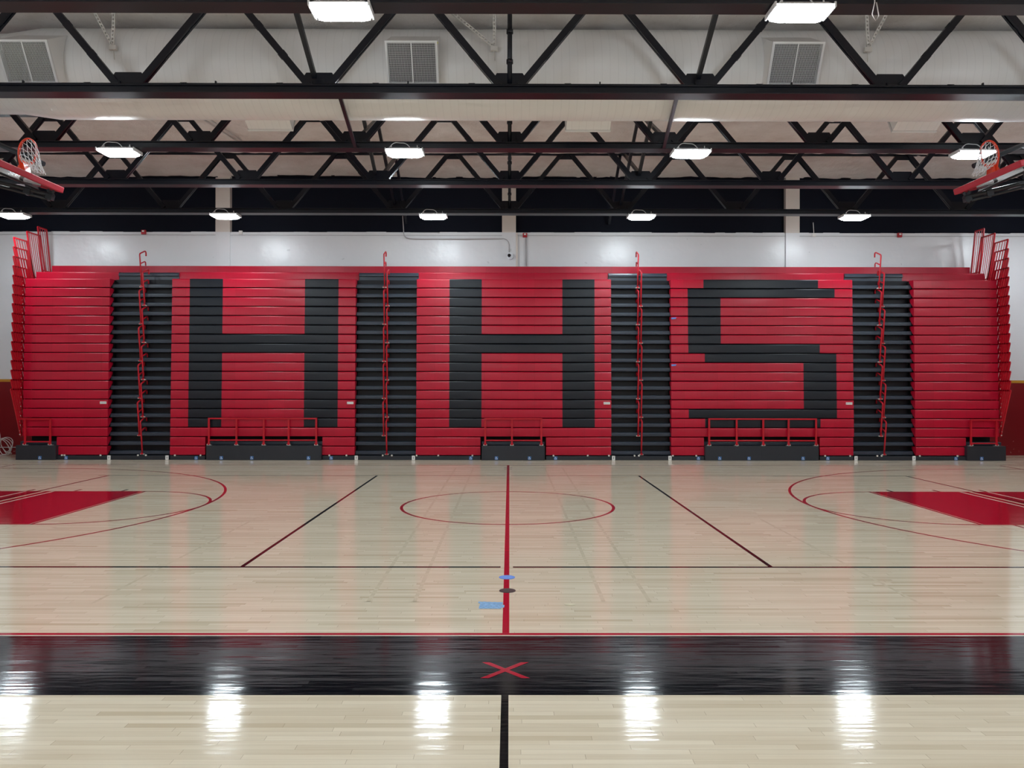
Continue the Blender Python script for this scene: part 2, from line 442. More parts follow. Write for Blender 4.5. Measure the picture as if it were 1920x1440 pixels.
# cross bracing between trusses
bays = list(zip(TRY, TRY[1:]+[WY]))
wh = ['first two trusses', '', 'third and fourth trusses', 'last two trusses', 'last truss and wall']
for k, (ya, yb) in enumerate(bays):
    for s in (-1, 1):
        last = k == 4
        side = 'left' if s < 0 else 'right'
        for up in (0, 1):
            if (last and up) or k == 1: continue
            b = MB()
            if up: b.beam((s*PAN+.05, ya+.06, CB+.24), (s*PAN+.05, yb-.06, 8.27), .07, .07)
            else: b.beam((s*PAN-.05, ya+.06, 8.27), (s*PAN-.05, yb-(.10 if not last else .02), CB+.26), .07, .07)
            o = b.build('sway_brace', M['truss'])
            tag(o, 'black sway brace %s towards the wall between the %s, %s of centre' % ('rising' if up else 'falling', wh[k], side), 'brace', 'sway braces between the roof trusses')

for s in (-1, 1):                                # this pair passes under the duct
    b = MB(); b.beam((s*2.70-.02, TRY[1]+.08, 6.70), (s*3.0, TRY[2]-.08, 6.70), .06, .05)
    tag(b.build('sway_brace', M['truss']), 'slim black brace crossing under the big round duct, %s of centre' % ('left' if s < 0 else 'right'), 'brace', 'sway braces between the roof trusses')
# conduit lying on the second truss
c = MB(); cy, cz = TRY[1]-.06, CB+.165
c.tube([(XL+.05, cy, cz), (XR-.05, cy, cz)], .013, 8)
xx = -15.8
while xx < 16: c.tube([(xx-.05, cy, cz), (xx+.05, cy, cz)], .021, 8); c.box(xx+.5, xx+.52, cy-.02, cy+.02, CB+.13, cz+.04); xx += 1.52
tag(c.build('electrical_conduit', M['truss']), 'thin black conduit running along the bottom chord of the second truss', 'conduit')

# ---------------------------------------------------------------- lights
LX = [-13.25, -7.6, -2.04, 3.53, 9.25, 14.9]
def fixture(x, Y, label, cord=1):
    t = empty('ceiling_light', (x, Y, CB), label, 'light', 'LED high bay lights under the trusses')
    h = MB()
    yc = Y-.06; a, b = .345, .19; z = CB
    h.add([(x+sx, yc+sy, zz) for zz, aa, bb in ((z-.005, a-.05, b-.05), (z-.05, a, b)) for sx, sy in ((-aa, -bb), (aa, -bb), (aa, bb), (-aa, bb))],
          [(0, 3, 2, 1), (4, 5, 6, 7), (0, 1, 5, 4), (1, 2, 6, 5), (2, 3, 7, 6), (3, 0, 4, 7)])
    for s in (-1, 1):
        h.box(x+s*(a+.012)-.012, x+s*(a+.012)+.012, yc-b, yc+b, z-.085, z-.02)
    h.build('housing', M['white_metal'], t, bevel=.004)
    l = MB()
    l.add([(x+sx, yc+sy, zz) for zz, aa, bb in ((z-.052, a-.01, b-.01), (z-.10, a-.03, b-.03), (z-.135, a-.11, b-.07)) for sx, sy in ((-aa, -bb), (aa, -bb), (aa, bb), (-aa, bb))],
          [(0, 1, 2, 3)] + [(r*4+q, r*4+(q+1) % 4, r*4+4+(q+1) % 4, r*4+4+q) for r in (0, 1) for q in range(4)] + [(8, 11, 10, 9)])
    l.build('led_lens', M['lens'], t)
    for s in (-1, 1):
        k = MB(); k.beam((x+s*.25, Y-.15, z-.04), (x+s*.25, Y-.15, z+.05), .03, .012); k.box(x+s*.25-.015, x+s*.25+.015, Y-.155, Y+.05, z, z+.004)
        k.build('mounting_bracket', M['white_metal'], t)
    if cord:
        k = MB(); pts = []
        for q in range(19):
            u = q/18; pts.append((x-.3+.42*u, Y-.17, z-.02+.13*math.sin(u*math.pi)+.02*math.sin(u*9)))
        k.tube(pts, .008, 6); k.build('power_cord', M['camera_white'], t)
    if Y < 10 or cord == 2:
        pass
pos = {(4, 0): 'cut by the left picture edge', (4, 1): 'in front of the left pilaster', (4, 2): 'left of the middle pilaster', (4, 3): 'right of the middle pilaster',
       (4, 4): 'right of the right pilaster', 
       (2, 1): 'near the left hoop', (2, 2): 'left of the centre post', (2, 3): 'right of the centre post', (2, 4): 'beside the right hoop',
       (0, 2): 'left of the two', (0, 3): 'right of the two'}
sd = ['first', 'second', 'third', 'fourth', 'fifth', 'sixth']
rown = {4: 'farthest truss', 2: 'third truss', 0: 'nearest truss'}
for k in (0, 2, 4):
    for i, lx in enumerate(LX):
        if (k, i) == (2, 4): lx = 9.05
        fixture(lx, TRY[k], ('lit white high bay light under the %s, %s' % (rown[k], pos[(k, i)]) if (k, i) in pos else 'lit white high bay light, %s in the row under the %s' % (sd[i]+' from left', rown[k])), 1)
for Y, rw in ((3.9, 'overhead'), (-1.7, 'behind the camera')):  # unseen rows, put in because the room's brightness depends on them
    for i, lx in enumerate(LX): fixture(lx, Y, 'white high bay light, %s in the unseen row %s' % (sd[i]+' from left', rw), 0)

# ---------------------------------------------------------------- big round duct with outlets
DY, DZ, DR = 13.62, 7.50, .745
duct = empty('air_duct', (0, DY, DZ), 'huge pale grey round air duct running across under the ceiling', 'duct')
d = MB(); seg = 64
stations = [(XL+.02, .66), (-8.6, .66), (-8.0, DR), (-7.0, DR), (XR-.02, DR)]
vs = []
for x, r in stations:
    for q in range(seg): a = 2*math.pi*q/seg; vs.append((x, DY+r*math.cos(a), DZ+r*math.sin(a)))
d.add(vs, [(i*seg+q, i*seg+(q+1) % seg, (i+1)*seg+(q+1) % seg, (i+1)*seg+q) for i in range(len(stations)-1) for q in range(seg)], 0, True)
d.build('duct_body', M['duct'], duct)
for x in (-10.6, -6.4, -3.35, .6, 2.9, 5.75, 8.7, 11.9):
    j = MB(); r = DR+.006
    vs = [(x+dx, DY+r*math.cos(2*math.pi*q/seg), DZ+r*math.sin(2*math.pi*q/seg)) for dx in (-.03, .03) for q in range(seg)]
    if x < -8: vs = [(a, DY+(b-DY)*.672/r, DZ+(c-DZ)*.672/r) for a, b, c in vs]
    j.add(vs, [(q, (q+1) % seg, seg+(q+1) % seg, seg+q) for q in range(seg)], 0, True)
    j.build('joint_band', M['duct'], duct)
def outlet(x, front):
    s = -1 if front else 1
    n = Vector((0, s*.87, -.5)); up = Vector((0, -s*(-.5)*1.0, .87)); up = Vector((0, s*.5, .87)); rt = Vector((1, 0, 0))
    c = Vector((x, DY+s*1.06, 7.285)) if front else Vector((x, DY+1.0, 7.10))
    W, HH = .42, .335
    # box back to the duct
    b = MB(); vs = [c+rt*sx*W*.97+up*sz*HH*.97+n*dn for dn in (0, -.75) for sz in (-1, 1) for sx in (-1, 1)]
    b.add(vs, [(4, 5, 7, 6), (0, 4, 5, 1), (2, 3, 7, 6), (0, 2, 6, 4), (1, 5, 7, 3)])
    bx = b.build('outlet_box', M['duct'], duct)
    f = MB(); fw = .035
    def bar(cx, cz, hw, hh, n0, n1, mi=0):
        vs = [c+rt*(cx+sx*hw)+up*(cz+sz*hh)+n*dn for dn in (n0, n1) for sz in (-1, 1) for sx in (-1, 1)]
        f.add(vs, [(0, 1, 3, 2), (4, 6, 7, 5), (0, 4, 5, 1), (2, 3, 7, 6), (0, 2, 6, 4), (1, 5, 7, 3)], mi)
    for sz in (-1, 1): bar(0, sz*(HH-fw/2), W, fw/2, -.02, .02)
    for sx in (-1, 1): bar(sx*(W-fw/2), 0, fw/2, HH-fw, -.02, .02)
    bar(0, 0, .011, HH-fw, -.015, .012)
    nb = 34
    for q in range(nb):
        px = -(W-fw)+2*(W-fw)*(q+.5)/nb; bar(px, 0, .0028, HH-fw, -.01, .004)
    for q in range(22):
        pz = -(HH-fw)+2*(HH-fw)*(q+.5)/22; bar(0, pz, W-fw, .0022, -.016, -.010)
    bar(0, 0, W-fw, HH-fw, -.10, -.09, 1)
    f.build('vent_grille', [M['white_metal'], M['dark_core']], bx)
for x in (-7.80, -1.58, 4.63): outlet(x, True)
for x in (-4.45, 1.46, 7.55): outlet(x, False)
t_ = MB(); t_.box(-1.22, -1.16, 12.52, 12.54, 7.585, 7.615); t_.build('yellow_tag', M['yellow'], duct)

def hanger(x, lean, label):
    h = empty('duct_hanger', (x, 12.72, 7.6), label, 'hanger', 'white V shaped duct hangers')
    a = Vector((x, 12.82, 7.66))
    def strut(p, q, name):
        s = MB(); d_ = (q-p).normalized(); r = d_.cross(Vector((0, 1, 0))).normalized()
        for off in (-.018, .018): s.beam(p+r*off, q+r*off, .03, .012, up=r)
        L = (q-p).length; k = 0
        while k*.065 < L:
            u = p+d_*(k*.065); s.beam(u, u+d_*.028, .028, .03, up=r); k += 1
        s.build(name, M['duct_hang'], h)
    strut(a, Vector((x+lean[0], 12.82, 8.27)), 'slotted_strut'); strut(a, Vector((x+lean[1], 12.82, 8.27)), 'slotted_strut')
    s = MB(); s.box(x-.06, x+.06, 12.80, 12.87, 7.60, 7.67); s.tube([(x, 12.84, 7.62), (x+.01, 12.855, 7.45)], .008, 6); s.build('bracket_foot', M['duct_hang'], h)
hanger(X(211, 12.82), (-.33, .02), 'white slotted V hanger on duct, near the left grille')
hanger(X(926, 12.82), (-.75, 0.0), 'white slotted V hanger on duct, beside the centre post')
hanger(X(1629, 12.82), (-.03, .33), 'white slotted V hanger on duct, right of the right grille')
c = MB(); cx = X(1660, 9.0); pts = [(cx-.03, 9.2, 7.4), (cx-.02, 9.2, 6.62), (cx-.05, 9.2, 6.48), (cx-.01, 9.2, 6.4), (cx+.03, 9.2, 6.46), (cx, 9.2, 6.62)]
tag(c.tube(pts, .006, 6).build('hanging_wire', M['cable']), 'thin white wire loop hanging from the nearest truss at upper right', 'wire')

# old fixture on ceiling, left
f = empty('ceiling_fixture', (-7.9, 17.0, 8.2), 'pale unlit rectangular fixture on ceiling above the leftmost light of third truss', 'ceiling fixture')
c = MB(); c.box(-8.6, -7.45, 16.35, 16.55, 8.16, 8.26); c.box(-8.62, -7.43, 16.55, 17.1, 8.2, 8.26); c.build('casing', M['duct_hang'], f)
c = MB(); c.box(-8.5, -7.55, 16.6, 17.05, 8.185, 8.199); c.build('cover', M['ceiling'], f)
c = MB()
for dx in (0, .14): c.tube([(-7.4+dx, 16.0, 8.245), (-6.9+dx*1.0, 19.6, 8.245)], .02, 8)
tag(c.build('ceiling_conduit', M['duct_hang']), 'pair of pale conduits on the ceiling beside the unlit fixture', 'conduit')

# ---------------------------------------------------------------- basketball hoops, swung up
def hoop(s, label):
    t = empty('basketball_hoop', (s*8.2, CY, 5.65), label, 'basketball hoop', 'basketball hoops swung up under the roof')
    ph = math.radians(76); dn = Vector((-s*math.sin(ph), 0, -math.cos(ph))); nn = Vector((-s*math.cos(ph), 0, math.sin(ph)))
    yv = Vector((0, 1, 0)); o = Vector((s*8.2, CY-.02, 5.65)); HWD = .92; HT = 1.07
    def slab(mb, u0, u1, v0, v1, w0, w1, mi=0):       # u along Y, v up the board from its bottom edge, w along face normal
        vs = [o+yv*u-dn*v+nn*w_ for w_ in (w0, w1) for v in (v0, v1) for u in (u0, u1)]
        mb.add(vs, [(0, 2, 3, 1), (4, 5, 7, 6), (0, 1, 5, 4), (2, 6, 7, 3), (0, 4, 6, 2), (1, 3, 7, 5)], mi)
    b = MB(); slab(b, -HWD+.02, HWD-.02, .03, HT, -.012, .006); b.build('backboard', M['board_glass'], t)
    b = MB()
    for u0, u1, v0, v1 in ((-HWD, HWD, HT-.03, HT+.01), (-HWD, -HWD+.03, .38, HT), (HWD-.03, HWD, .38, HT)): slab(b, u0, u1, v0, v1, -.03, .015)
    b.build('backboard_frame', M['white_metal'], t)
    b = MB(); slab(b, -HWD-.02, HWD+.02, -.03, .045, -.065, .04)
    for u in (-HWD-.02, HWD-.03): slab(b, u, u+.05, .045, .38, -.065, .04)
    b.build('edge_padding', M['pad_red'], t, bevel=.012)
    # rim
    rc = o-dn*.16+nn*(.15+.229); R = .229
    e1 = nn; e2 = yv
    r = MB(); r.tube([rc+(e1*math.cos(a)+e2*math.sin(a))*R for a in [2*math.pi*q/40 for q in range(40)]], .012, 8, closed=True)
    r.tube([rc+dn*.028+(e1*math.cos(a)+e2*math.sin(a))*(R-.002) for a in [2*math.pi*q/40 for q in range(40)]], .006, 6, closed=True)
    base = o-dn*.16+nn*.045
    for sy in (-1, 1):
        r.beam(base+yv*sy*.06+dn*.02, rc-nn*(R*.62)+yv*sy*.17, .05, .012, up=dn)
    vs = [base+yv*-.075-dn*.06, base+yv*.075-dn*.06, base+yv*.075+dn*.10, base+yv*-.075+dn*.10,
          base+nn*.17+yv*-.10, base+nn*.17+yv*.10, base+nn*.13+yv*.10+dn*.04, base+nn*.13+yv*-.10+dn*.04]
    r.add(vs, [(0, 1, 2, 3), (4, 7, 6, 5), (0, 4, 5, 1), (2, 6, 7, 3), (1, 5, 6, 2), (0, 3, 7, 4)])
    rm = r.build('rim', M['orange'], t)
    # net: leans with gravity
    ax = Vector((-s*.21, 0, -.35)); N = 12; lev = 6; P = []
    for L in range(lev+1):
        u = L/lev; rad = .222*(1-u)+.115*u+.02*math.sin(u*7); row = []
        for q in range(N):
            a = 2*math.pi*(q+.5*(L % 2))/N
            tilt = (e1*math.cos(a)*(1-u)+Vector((1, 0, 0))*math.cos(a)*(-s)*u*.6+e2*math.sin(a))
            jit = Vector((random.uniform(-1, 1), random.uniform(-1, 1), random.uniform(-1, 1)))*.012*u
            row.append(rc+dn*.012*(1-u)+ax*(u**1.05)+tilt*rad+jit)
        P.append(row)
    nb = MB()
    for L in range(lev):
        for q in range(N):
            a = P[L][q]
            for dq in (0, 1 if L % 2 else -1):
                b_ = P[L+1][(q+dq) % N]; mid = a.lerp(b_, .5)+Vector((0, 0, -.006)); nb.tube([a, mid, b_], .0048, 5)
    nb.build('net', M['net'], rm)
    # supporting tubes behind the board
    for u in (-.82, .86):
        for a_, b_, r_ in ((.16, .08, .038), (.235, .20, .026)):
            fr = MB(); p = o+yv*u-nn*a_-dn*b_; fr.tube([p, p-dn*3.6], r_, 12); fr.build('support_arm', M['tube_grey'], t)
        for v_ in (.14, .55):
            k = MB(); q0 = o-nn*.065-dn*v_+yv*u
            k.beam(q0+dn*.06-yv*.02, q0-nn*.12, .045, .02, up=yv); k.beam(q0-dn*.06-yv*.02, q0-nn*.12, .045, .02, up=yv)
            k.beam(q0-nn*.02, q0-nn*.2, .05, .05, up=yv); k.beam(q0-nn*.13-dn*.06, q0-nn*.13+dn*.06, .10, .10)
            k.build('clamp_bracket', M['tube_grey'], t)
    ms = MB()
    ms.tube([o-nn*.10-dn*.42-yv*.86, o-nn*.10-dn*.42+yv*.9], .022, 10)
    ms.tube([Vector((s*8.42, CY+.72, 6.06)), Vector((s*9.3, CY+.72, 6.44)), Vector((s*10.1, CY+1.6, 6.64))], .045, 12)
    ms.tube([o-nn*.1-dn*.6+yv*.72, Vector((s*8.9, CY+.72, 6.26))], .03, 10)
    ms.build('mast', M['tube_grey'], t)
hoop(-1, 'left orange rim and net on red padded backboard swung up under trusses')
hoop(1, 'right orange rim and net on red padded backboard, beside a bright light')

# ---------------------------------------------------------------- bleachers
RISE = .2603; Z0 = .133; F0 = 21.65; FM = 21.72; KB = 21.60; PP = 21.52
def fy(k): return F0+.0067*k if k <= 18 else (22.27 if k == 19 else 22.9)
def seat_prof(y, z, hgt=.240, dep=.24, r=.030):
    p = [(y+.006, z), (y, z+.006), (y, z+hgt-r)]
    for q in range(1, 6):
        a = math.pi/2*q/5; p.append((y+r-r*math.cos(a), z+hgt-r+r*math.sin(a)))
    p += [(y+dep, z+hgt), (y+dep, z+hgt-.06), (y+.05, z+.0)]
    return p
def bench(root, k, x0, x1, black=False):
    y, z = fy(k), Z0+RISE*k
    if k == 20: prof = [(y, z-.02), (y, z+.235), (y+.012, z+.247), (y+.06, z+.247), (y+.06, z-.02)]
    else: prof = seat_prof(y, z)
    b = MB(); b.prism_x(prof, x0, x1)
    for i, f in enumerate(b.f):                       # smooth only the rounded front edge
        b.sm[i] = len(f) == 4
    o = b.build('bench', M['black_seat'] if black else M['red_seat'], root)
    try: o.data.set_sharp_from_angle(angle=math.radians(40))
    except Exception: pass
    if black: o['label'] = 'black bench stretch forming part of a letter'
    return o
def wheelchair_sign(root, px, name='accessibility_sign', wide=None):
    y = wide
    x = X(px, y); z = H(859.0, y); s = .046
    b = MB(); b.box(x-s, x+s, y-.004, y, z-s, z+s, 0)
    yy = y-.0055
    def ln(pts, r=.0042):
        for a, c in zip(pts, pts[1:]): b.beam((x+a[0], yy, z+a[1]), (x+c[0], yy, z+c[1]), r*2, .002, up=(0, 1, 0), mi=1)
    b.disc((x-.006, yy, z+.033), .008, .001, 12, 1, 'Y')
    ln([(-.004, .024), (-.003, .000), (.014, .000), (.022, -.026), (.032, -.022)])
    ln([(-.004, .012), (.012, .012)], .003)
    ln([(-.006+.024*math.cos(a), -.010+.024*math.sin(a)) for a in [math.radians(110+q*22) for q in range(11)]], .003)
    return b.build(name, [M['sign_blue'], M['sign_white']], root)
def number_plate(root, px):
    y = KB; x = X(px, y); z = H(858.5, y)
    b = MB(); b.box(x-.045, x+.045, y-.004, y, z-.06, z+.06, 0); b.box(x-.012, x+.012, y-.0055, y-.004, z-.03, z+.03, 1)
    return b.build('row_plate', [M['sign_white'], M['sign_grey']], root)

def section(label, cat_px, pats, notch, low, signs, bolts, tagpx, top19, end=None, rail=None):
    a, b = cat_px; x0, x1 = X(a, FM), X(b, FM)
    root = empty('bleacher_section', ((x0+x1)/2, 22.3, 0), label, 'bleachers', 'folded bleacher sections')
    rows = dict(pats)
    for k in range(19):
        if k < 2:
            for (p, q) in low: bench(root, k, X(p, F0), X(q, F0))
            continue
        runs = rows.get(k, [])
        cur = x0
        for (p, q) in runs:
            p_, q_ = X(p, FM), X(q, FM)
            bench(root, k, cur, p_); bench(root, k, p_, q_, True); cur = q_
        bench(root, k, cur, x1)
    bench(root, 19, X(top19[0], 22.27), X(top19[1], 22.27))
    # dark understructure behind the bench fronts
    u = MB(); u.box(x0+.02, x1-.02, 22.05, 22.88, .0, 5.04); u.box(x0+.02, x1-.02, 22.56, 22.88, 5.05, 5.30)
    u.build('understructure', M['under'], root)
    # kick board under the lowest row, cut at the platform
    for (p, q) in low:
        kb = MB(); kb.box(X(p, KB), X(q, KB), KB, 22.0, 0.004, .112)
        kb.build('kick_board', M['panel_black'], root, bevel=.004)
    if notch:
        p, q = X(notch[0], PP), X(notch[1], PP)
        n = MB(); n.box(p+.01, q-.01, PP, 22.0, .004, .405)
        if notch[1]-notch[0] > 150:
            mid = (p+q)/2; n.box(mid-.006, mid+.006, PP-.003, PP, .01, .40)
        n.build('platform_panel', M['panel_black'], root, bevel=.005)
        n = MB(); n.box(p+.0, q-.0, 21.74, 22.0, .409, .50); n.build('platform_edge', M['deck'], root, bevel=.012)
    for px in signs: wheelchair_sign(root, px, wide=PP if notch and notch[0] < px < notch[1] else KB)
    for px in bolts:
        bb = MB(); x = X(px, KB); bb.box(x-.022, x+.022, KB-.01, KB+.02, .105, .148); bb.build('bolt_cover', M['bolt'], root, bevel=.005)
    if tagpx:
        y = fy(5); x = X(tagpx, y); z = Z0+RISE*5+.15
        tg = MB(); tg.box(x-.09, x+.09, y-.004, y, z-.033, z+.033, 0)
        for q in range(5): tg.box(x-.06+q*.03, x-.045+q*.03, y-.005, y-.004, z-.012, z+.012, 1)
        tg.box(x-.08, x-.066, y-.005, y-.004, z-.02, z+.006, 1)
        tg.build('label_plate', [M['sign_white'], M['sign_grey']], root)
    return root

Hrows1 = {k: [(355, 417), (571, 634)] for k in range(3, 19)}; Hrows1[11] = Hrows1[12] = [(355, 634)]
Hrows2 = {k: [(842.5, 903), (1054.5, 1115)] for k in range(3, 19)}; Hrows2[11] = Hrows2[12] = [(842.5, 1115)]
S = {18: [(1320, 1536)], 17: [(1290, 1567)], 11: [(1291, 1538)], 10: [(1321.7, 1569)], 4: [(1291, 1569)], 3: [(1321.7, 1538)]}
for k in (16, 15, 14, 13, 12): S[k] = [(1290.5, 1352)]
for k in (9, 8, 7, 6, 5): S[k] = [(1507, 1569)]
secL = section('left end section of folded red bleachers, beside the stepped end rails', (47, 205), {}, (31, 107), [(108, 202)], [77, 126], [118, 123, 190], 195, (69, 224))
sec1 = section('folded red bleacher section showing the first black letter H, left of centre', (322, 666), Hrows1, (387, 603.5), [(320, 385.5), (605, 665)], [369, 416, 473, 579, 621.5], [329, 377, 618, 650], 657, (337, 673))
sec2 = section('middle folded red bleacher section showing the second black letter H', (781, 1146), Hrows2, (902.5, 1022.36), [(780, 901), (1024, 1146)], [883, 931, 993, 1042], [781.5, 822, 886, 1038, 1102, 1142], 1138, (785, 1140))
sec3 = section('folded red bleacher section showing the black letter S, right of centre', (1258.5, 1600.5), S, (1322, 1536.5), [(1259, 1320.5), (1538, 1601)], [1310, 1350, 1405, 1506.5, 1553], [1262, 1306, 1548, 1595], 1593, (1250, 1583))
secR = section('right end section of folded red bleachers, beside the stepped end rails', (1716, 1873), {}, (1814.5, 1889), [(1719, 1813)], [1794, 1842.5], [1726, 1797], None, (1692, 1848))
# blue tape scraps on the S section
for z in (H(596, FM), H(684, FM-.04)):
    b = MB(); b.add([(X(1259, FM), 21.705, z-.03), (X(1267, FM), 21.705, z-.02), (X(1268.5, FM), 21.705, z+.02), (X(1259, FM), 21.705, z+.015),
                     (X(1259, FM), 21.76, z-.03), (X(1267, FM), 21.76, z-.02), (X(1268.5, FM), 21.76, z+.02), (X(1259, FM), 21.76, z+.015)],
                    [(0, 1, 2, 3), (4, 7, 6, 5), (0, 4, 5, 1), (1, 5, 6, 2), (2, 6, 7, 3), (3, 7, 4, 0)])
    o = b.build('tape_scrap', M['blue_cap'], sec3); o['label'] = 'small scrap of blue tape'
# top back panel runs behind everything
tp = MB(); tp.box(X(98, 22.9), X(1821, 22.9), 22.9, 22.96, 5.31, 5.59)
tag(tp.build('back_panel', M['red_seat'], bevel=.01), 'long red board along the very top of bleachers against white wall', 'panel')

def handrail(root, x, j):
    z = Z0+.05+2*RISE*j; yf = fy(2*j)+.085
    def P(y, zz): return (x, yf+y, z+zz)
    h = MB(); r = .0215 if j < 9 else .019
    h.tube([P(0, -.02), P(-.04, .3), P(-.085, .60), P(-.12, .835), P(-.117, .868), P(-.095, .892), P(.0, .93), P(.17, 1.0), P(.21, 1.005), P(.245, .985), P(.255, .94), P(.255, .875)], r, 10)
    h.tube([P(-.085, .605), P(.0, .64), P(.15, .70), P(.19, .708), P(.225, .69), P(.235, .655), P(.235, .60)], r*.9, 10)
    o = h.build('handrail', M['rail_red'], root)
    f = MB(); f.box(x-.05, x+.05, yf-.03, yf+.045, z-.05, z-.022); f.box(x-.035, x+.035, yf-.032, yf-.02, z-.045, z-.0, 1)
    f.build('mounting_foot', [M['bolt'], M['rail_red']], o)
def aisle(label, a, b, a19, b19, railpx, plates, bolts):
    x0, x1 = X(a, FM)+.006, X(b, FM)-.006
    root = empty('aisle_stair', ((x0+x1)/2, 22.2, 0), label, 'stairs', 'black aisle stairs between bleacher sections')
    for k in range(19):
        y = fy(k)+.13; z = Z0+RISE*k; s = MB()
        s.prism_x([(y+.012, z), (y, z+.01), (y, z+.055), (y+.008, z+.06), (y+.01, z+.09), (y+.03, z+.105), (y+.26, z+.105), (y+.26, z)], x0, x1)
        s.build('step', M['deck'], root)
        rz = z+.108; r = MB(); r.box(x0, x1, y+.22, y+.255, rz, rz+.146); r.build('riser', M['riser'], root)
    y = 22.2; z = 5.19; s = MB(); xa, xb = X(a19, 22.27)+.004, X(b19, 22.27)-.004
    s.prism_x([(y+.012, z), (y, z+.01), (y, z+.055), (y+.012, z+.065), (y+.02, z+.09), (y+.04, z+.105), (y+.45, z+.105), (y+.45, z)], xa, xb); s.build('step', M['deck'], root)
    r = MB(); r.box(xa, xb, y+.05, y+.08, 5.05, z); r.build('riser', M['deck'], root)
    u = MB(); u.box(x0, x1, 22.2, 22.88, 0, 5.0); u.build('understructure', M['under'], root)
    kb = MB(); kb.box(x0, x1, KB, 22.1, .004, .112); kb.build('kick_board', M['panel_black'], root, bevel=.004)
    xr = X(railpx, FM)
    for j in range(10): handrail(root, xr+(.088 if j % 2 == 0 else 0), j)
    for p in plates: number_plate(root, p)
    for p in bolts:
        bb = MB(); x = X(p, KB); bb.box(x-.022, x+.022, KB-.01, KB+.02, .105, .148); bb.build('bolt_cover', M['bolt'], root, bevel=.005)
aisle('black aisle stair with red hooked handrails, between left end and first H', 205, 322, 225, 337, 262, (206, 314.5), (260, 275))
aisle('black aisle stair with red hooked handrails, between the two H letters', 666, 781, 674, 785, 719.5, (668.5, 775.5), (718, 735))
aisle('black aisle stair with red hooked handrails, between second H and S', 1146, 1258.5, 1140, 1250, 1197, (1150.5, 1256.5), (1190, 1198))
aisle('black aisle stair with red hooked handrails, between S and right end', 1600.5, 1716, 1583, 1692, 1653.5, (1606, 1715), (1646, 1654))

# stepped end rails
def end_rail(root, xw, k, s):
    if k <= 18: yb, yt, zb, zt, W = fy(k)+.03, fy(k)-.42, Z0+RISE*k, Z0+RISE*k+1.30, .57
    elif k == 19: yb, yt, zb, zt, W = 22.25, 21.93, 5.08, 6.397, .62
    else: yb, yt, zb, zt, W = 22.66, 22.43, 5.34, 6.635, .42
    def P(u, v): return (xw, yb+(yt-yb)*v+u*W, zb+(zt-zb)*v)
    m = MB()
    for u in (0, 1): m.beam(P(u, 0), P(u, 1), .028, .05, up=(0, 1, 0))
    m.beam(P(-.02, 1), P(1.02, 1), .028, .04, up=(0, 0, 1)); m.beam(P(0, .06), P(1, .06), .02, .03)
    nq = 4 if k <= 18 else (6 if k == 19 else 3)
    for q in range(1, nq+1): m.beam(P(q/(nq+1), .06), P(q/(nq+1), 1), .013, .013, up=(0, 1, 0))
    if k <= 18:
        for v in (.035, .075):
            x = xw-s*.0; m.box(x-.014, x+.014, P(0, v)[1]-.045, P(0, v)[1]-.024, P(0, v)[2]-.014+(.06 if v > .05 else 0), P(0, v)[2]+.014+(.06 if v > .05 else 0), 1)
    m.build('end_rail', [M['rail_red'], M['bolt']], root)
for k in range(2, 21):
    end_rail(secL, X(47, FM)-.06, k, -1); end_rail(secR, X(1873, FM)+.05, k, 1)

# guard railings in front of the wheelchair platforms
def guard(label, posts, zt=1.15, zb=.55, ext=None):
    Yr = F0-.03; xs = [X(p, Yr) for p in posts]
    root = empty('guard_railing', (sum(xs)/len(xs), Yr, .49), label, 'railing', 'red guard railings on the wheelchair platforms')
    for x in xs:
        p = MB(); p.beam((x, Yr-.03, .40), (x, Yr-.03, zt+.02), .05, .03, up=(0, 1, 0)); p.box(x-.055, x+.055, Yr-.05, Yr+.045, .395, .415, 1)
        p.beam((x-.045, Yr-.05, .45), (x+.045, Yr-.05, .45), .012, .04, mi=0)
        p.disc((x-.04, Yr-.065, .43), .012, .01, 8, 1, 'Y'); p.disc((x+.04, Yr-.065, .43), .012, .01, 8, 1, 'Y')
        p.build('post', [M['rail_red'], M['bolt']], root)
    e0, e1 = (ext or (posts[0], posts[-1])); a, b = X(e0, Yr)-.02, X(e1, Yr)+.02
    t = MB(); t.box(a, b, Yr-.055, Yr-.01, zt-.02, zt+.02); t.build('top_rail', M['rail_red'], root, bevel=.006)
    t = MB(); t.box(xs[0], xs[-1], Yr-.05, Yr-.015, zb-.018, zb+.018); t.build('bottom_rail', M['rail_red'], root, bevel=.006)
guard('short red guard railing on the black platform at the left end', (50.5, 97.5), 1.13, .50, (36, 97.5))
guard('long red guard railing with five posts under the first letter H', (393.5, 445, 496, 542.5, 594))
guard('red guard railing with three posts under the second letter H', (910, 960, 1015))
guard('long red guard railing with five posts under the letter S', (1329.5, 1381, 1431, 1478.5, 1530))
guard('short red guard railing on the black platform at the right end', (1821, 1869), 1.13, .48, (1821, 1884))

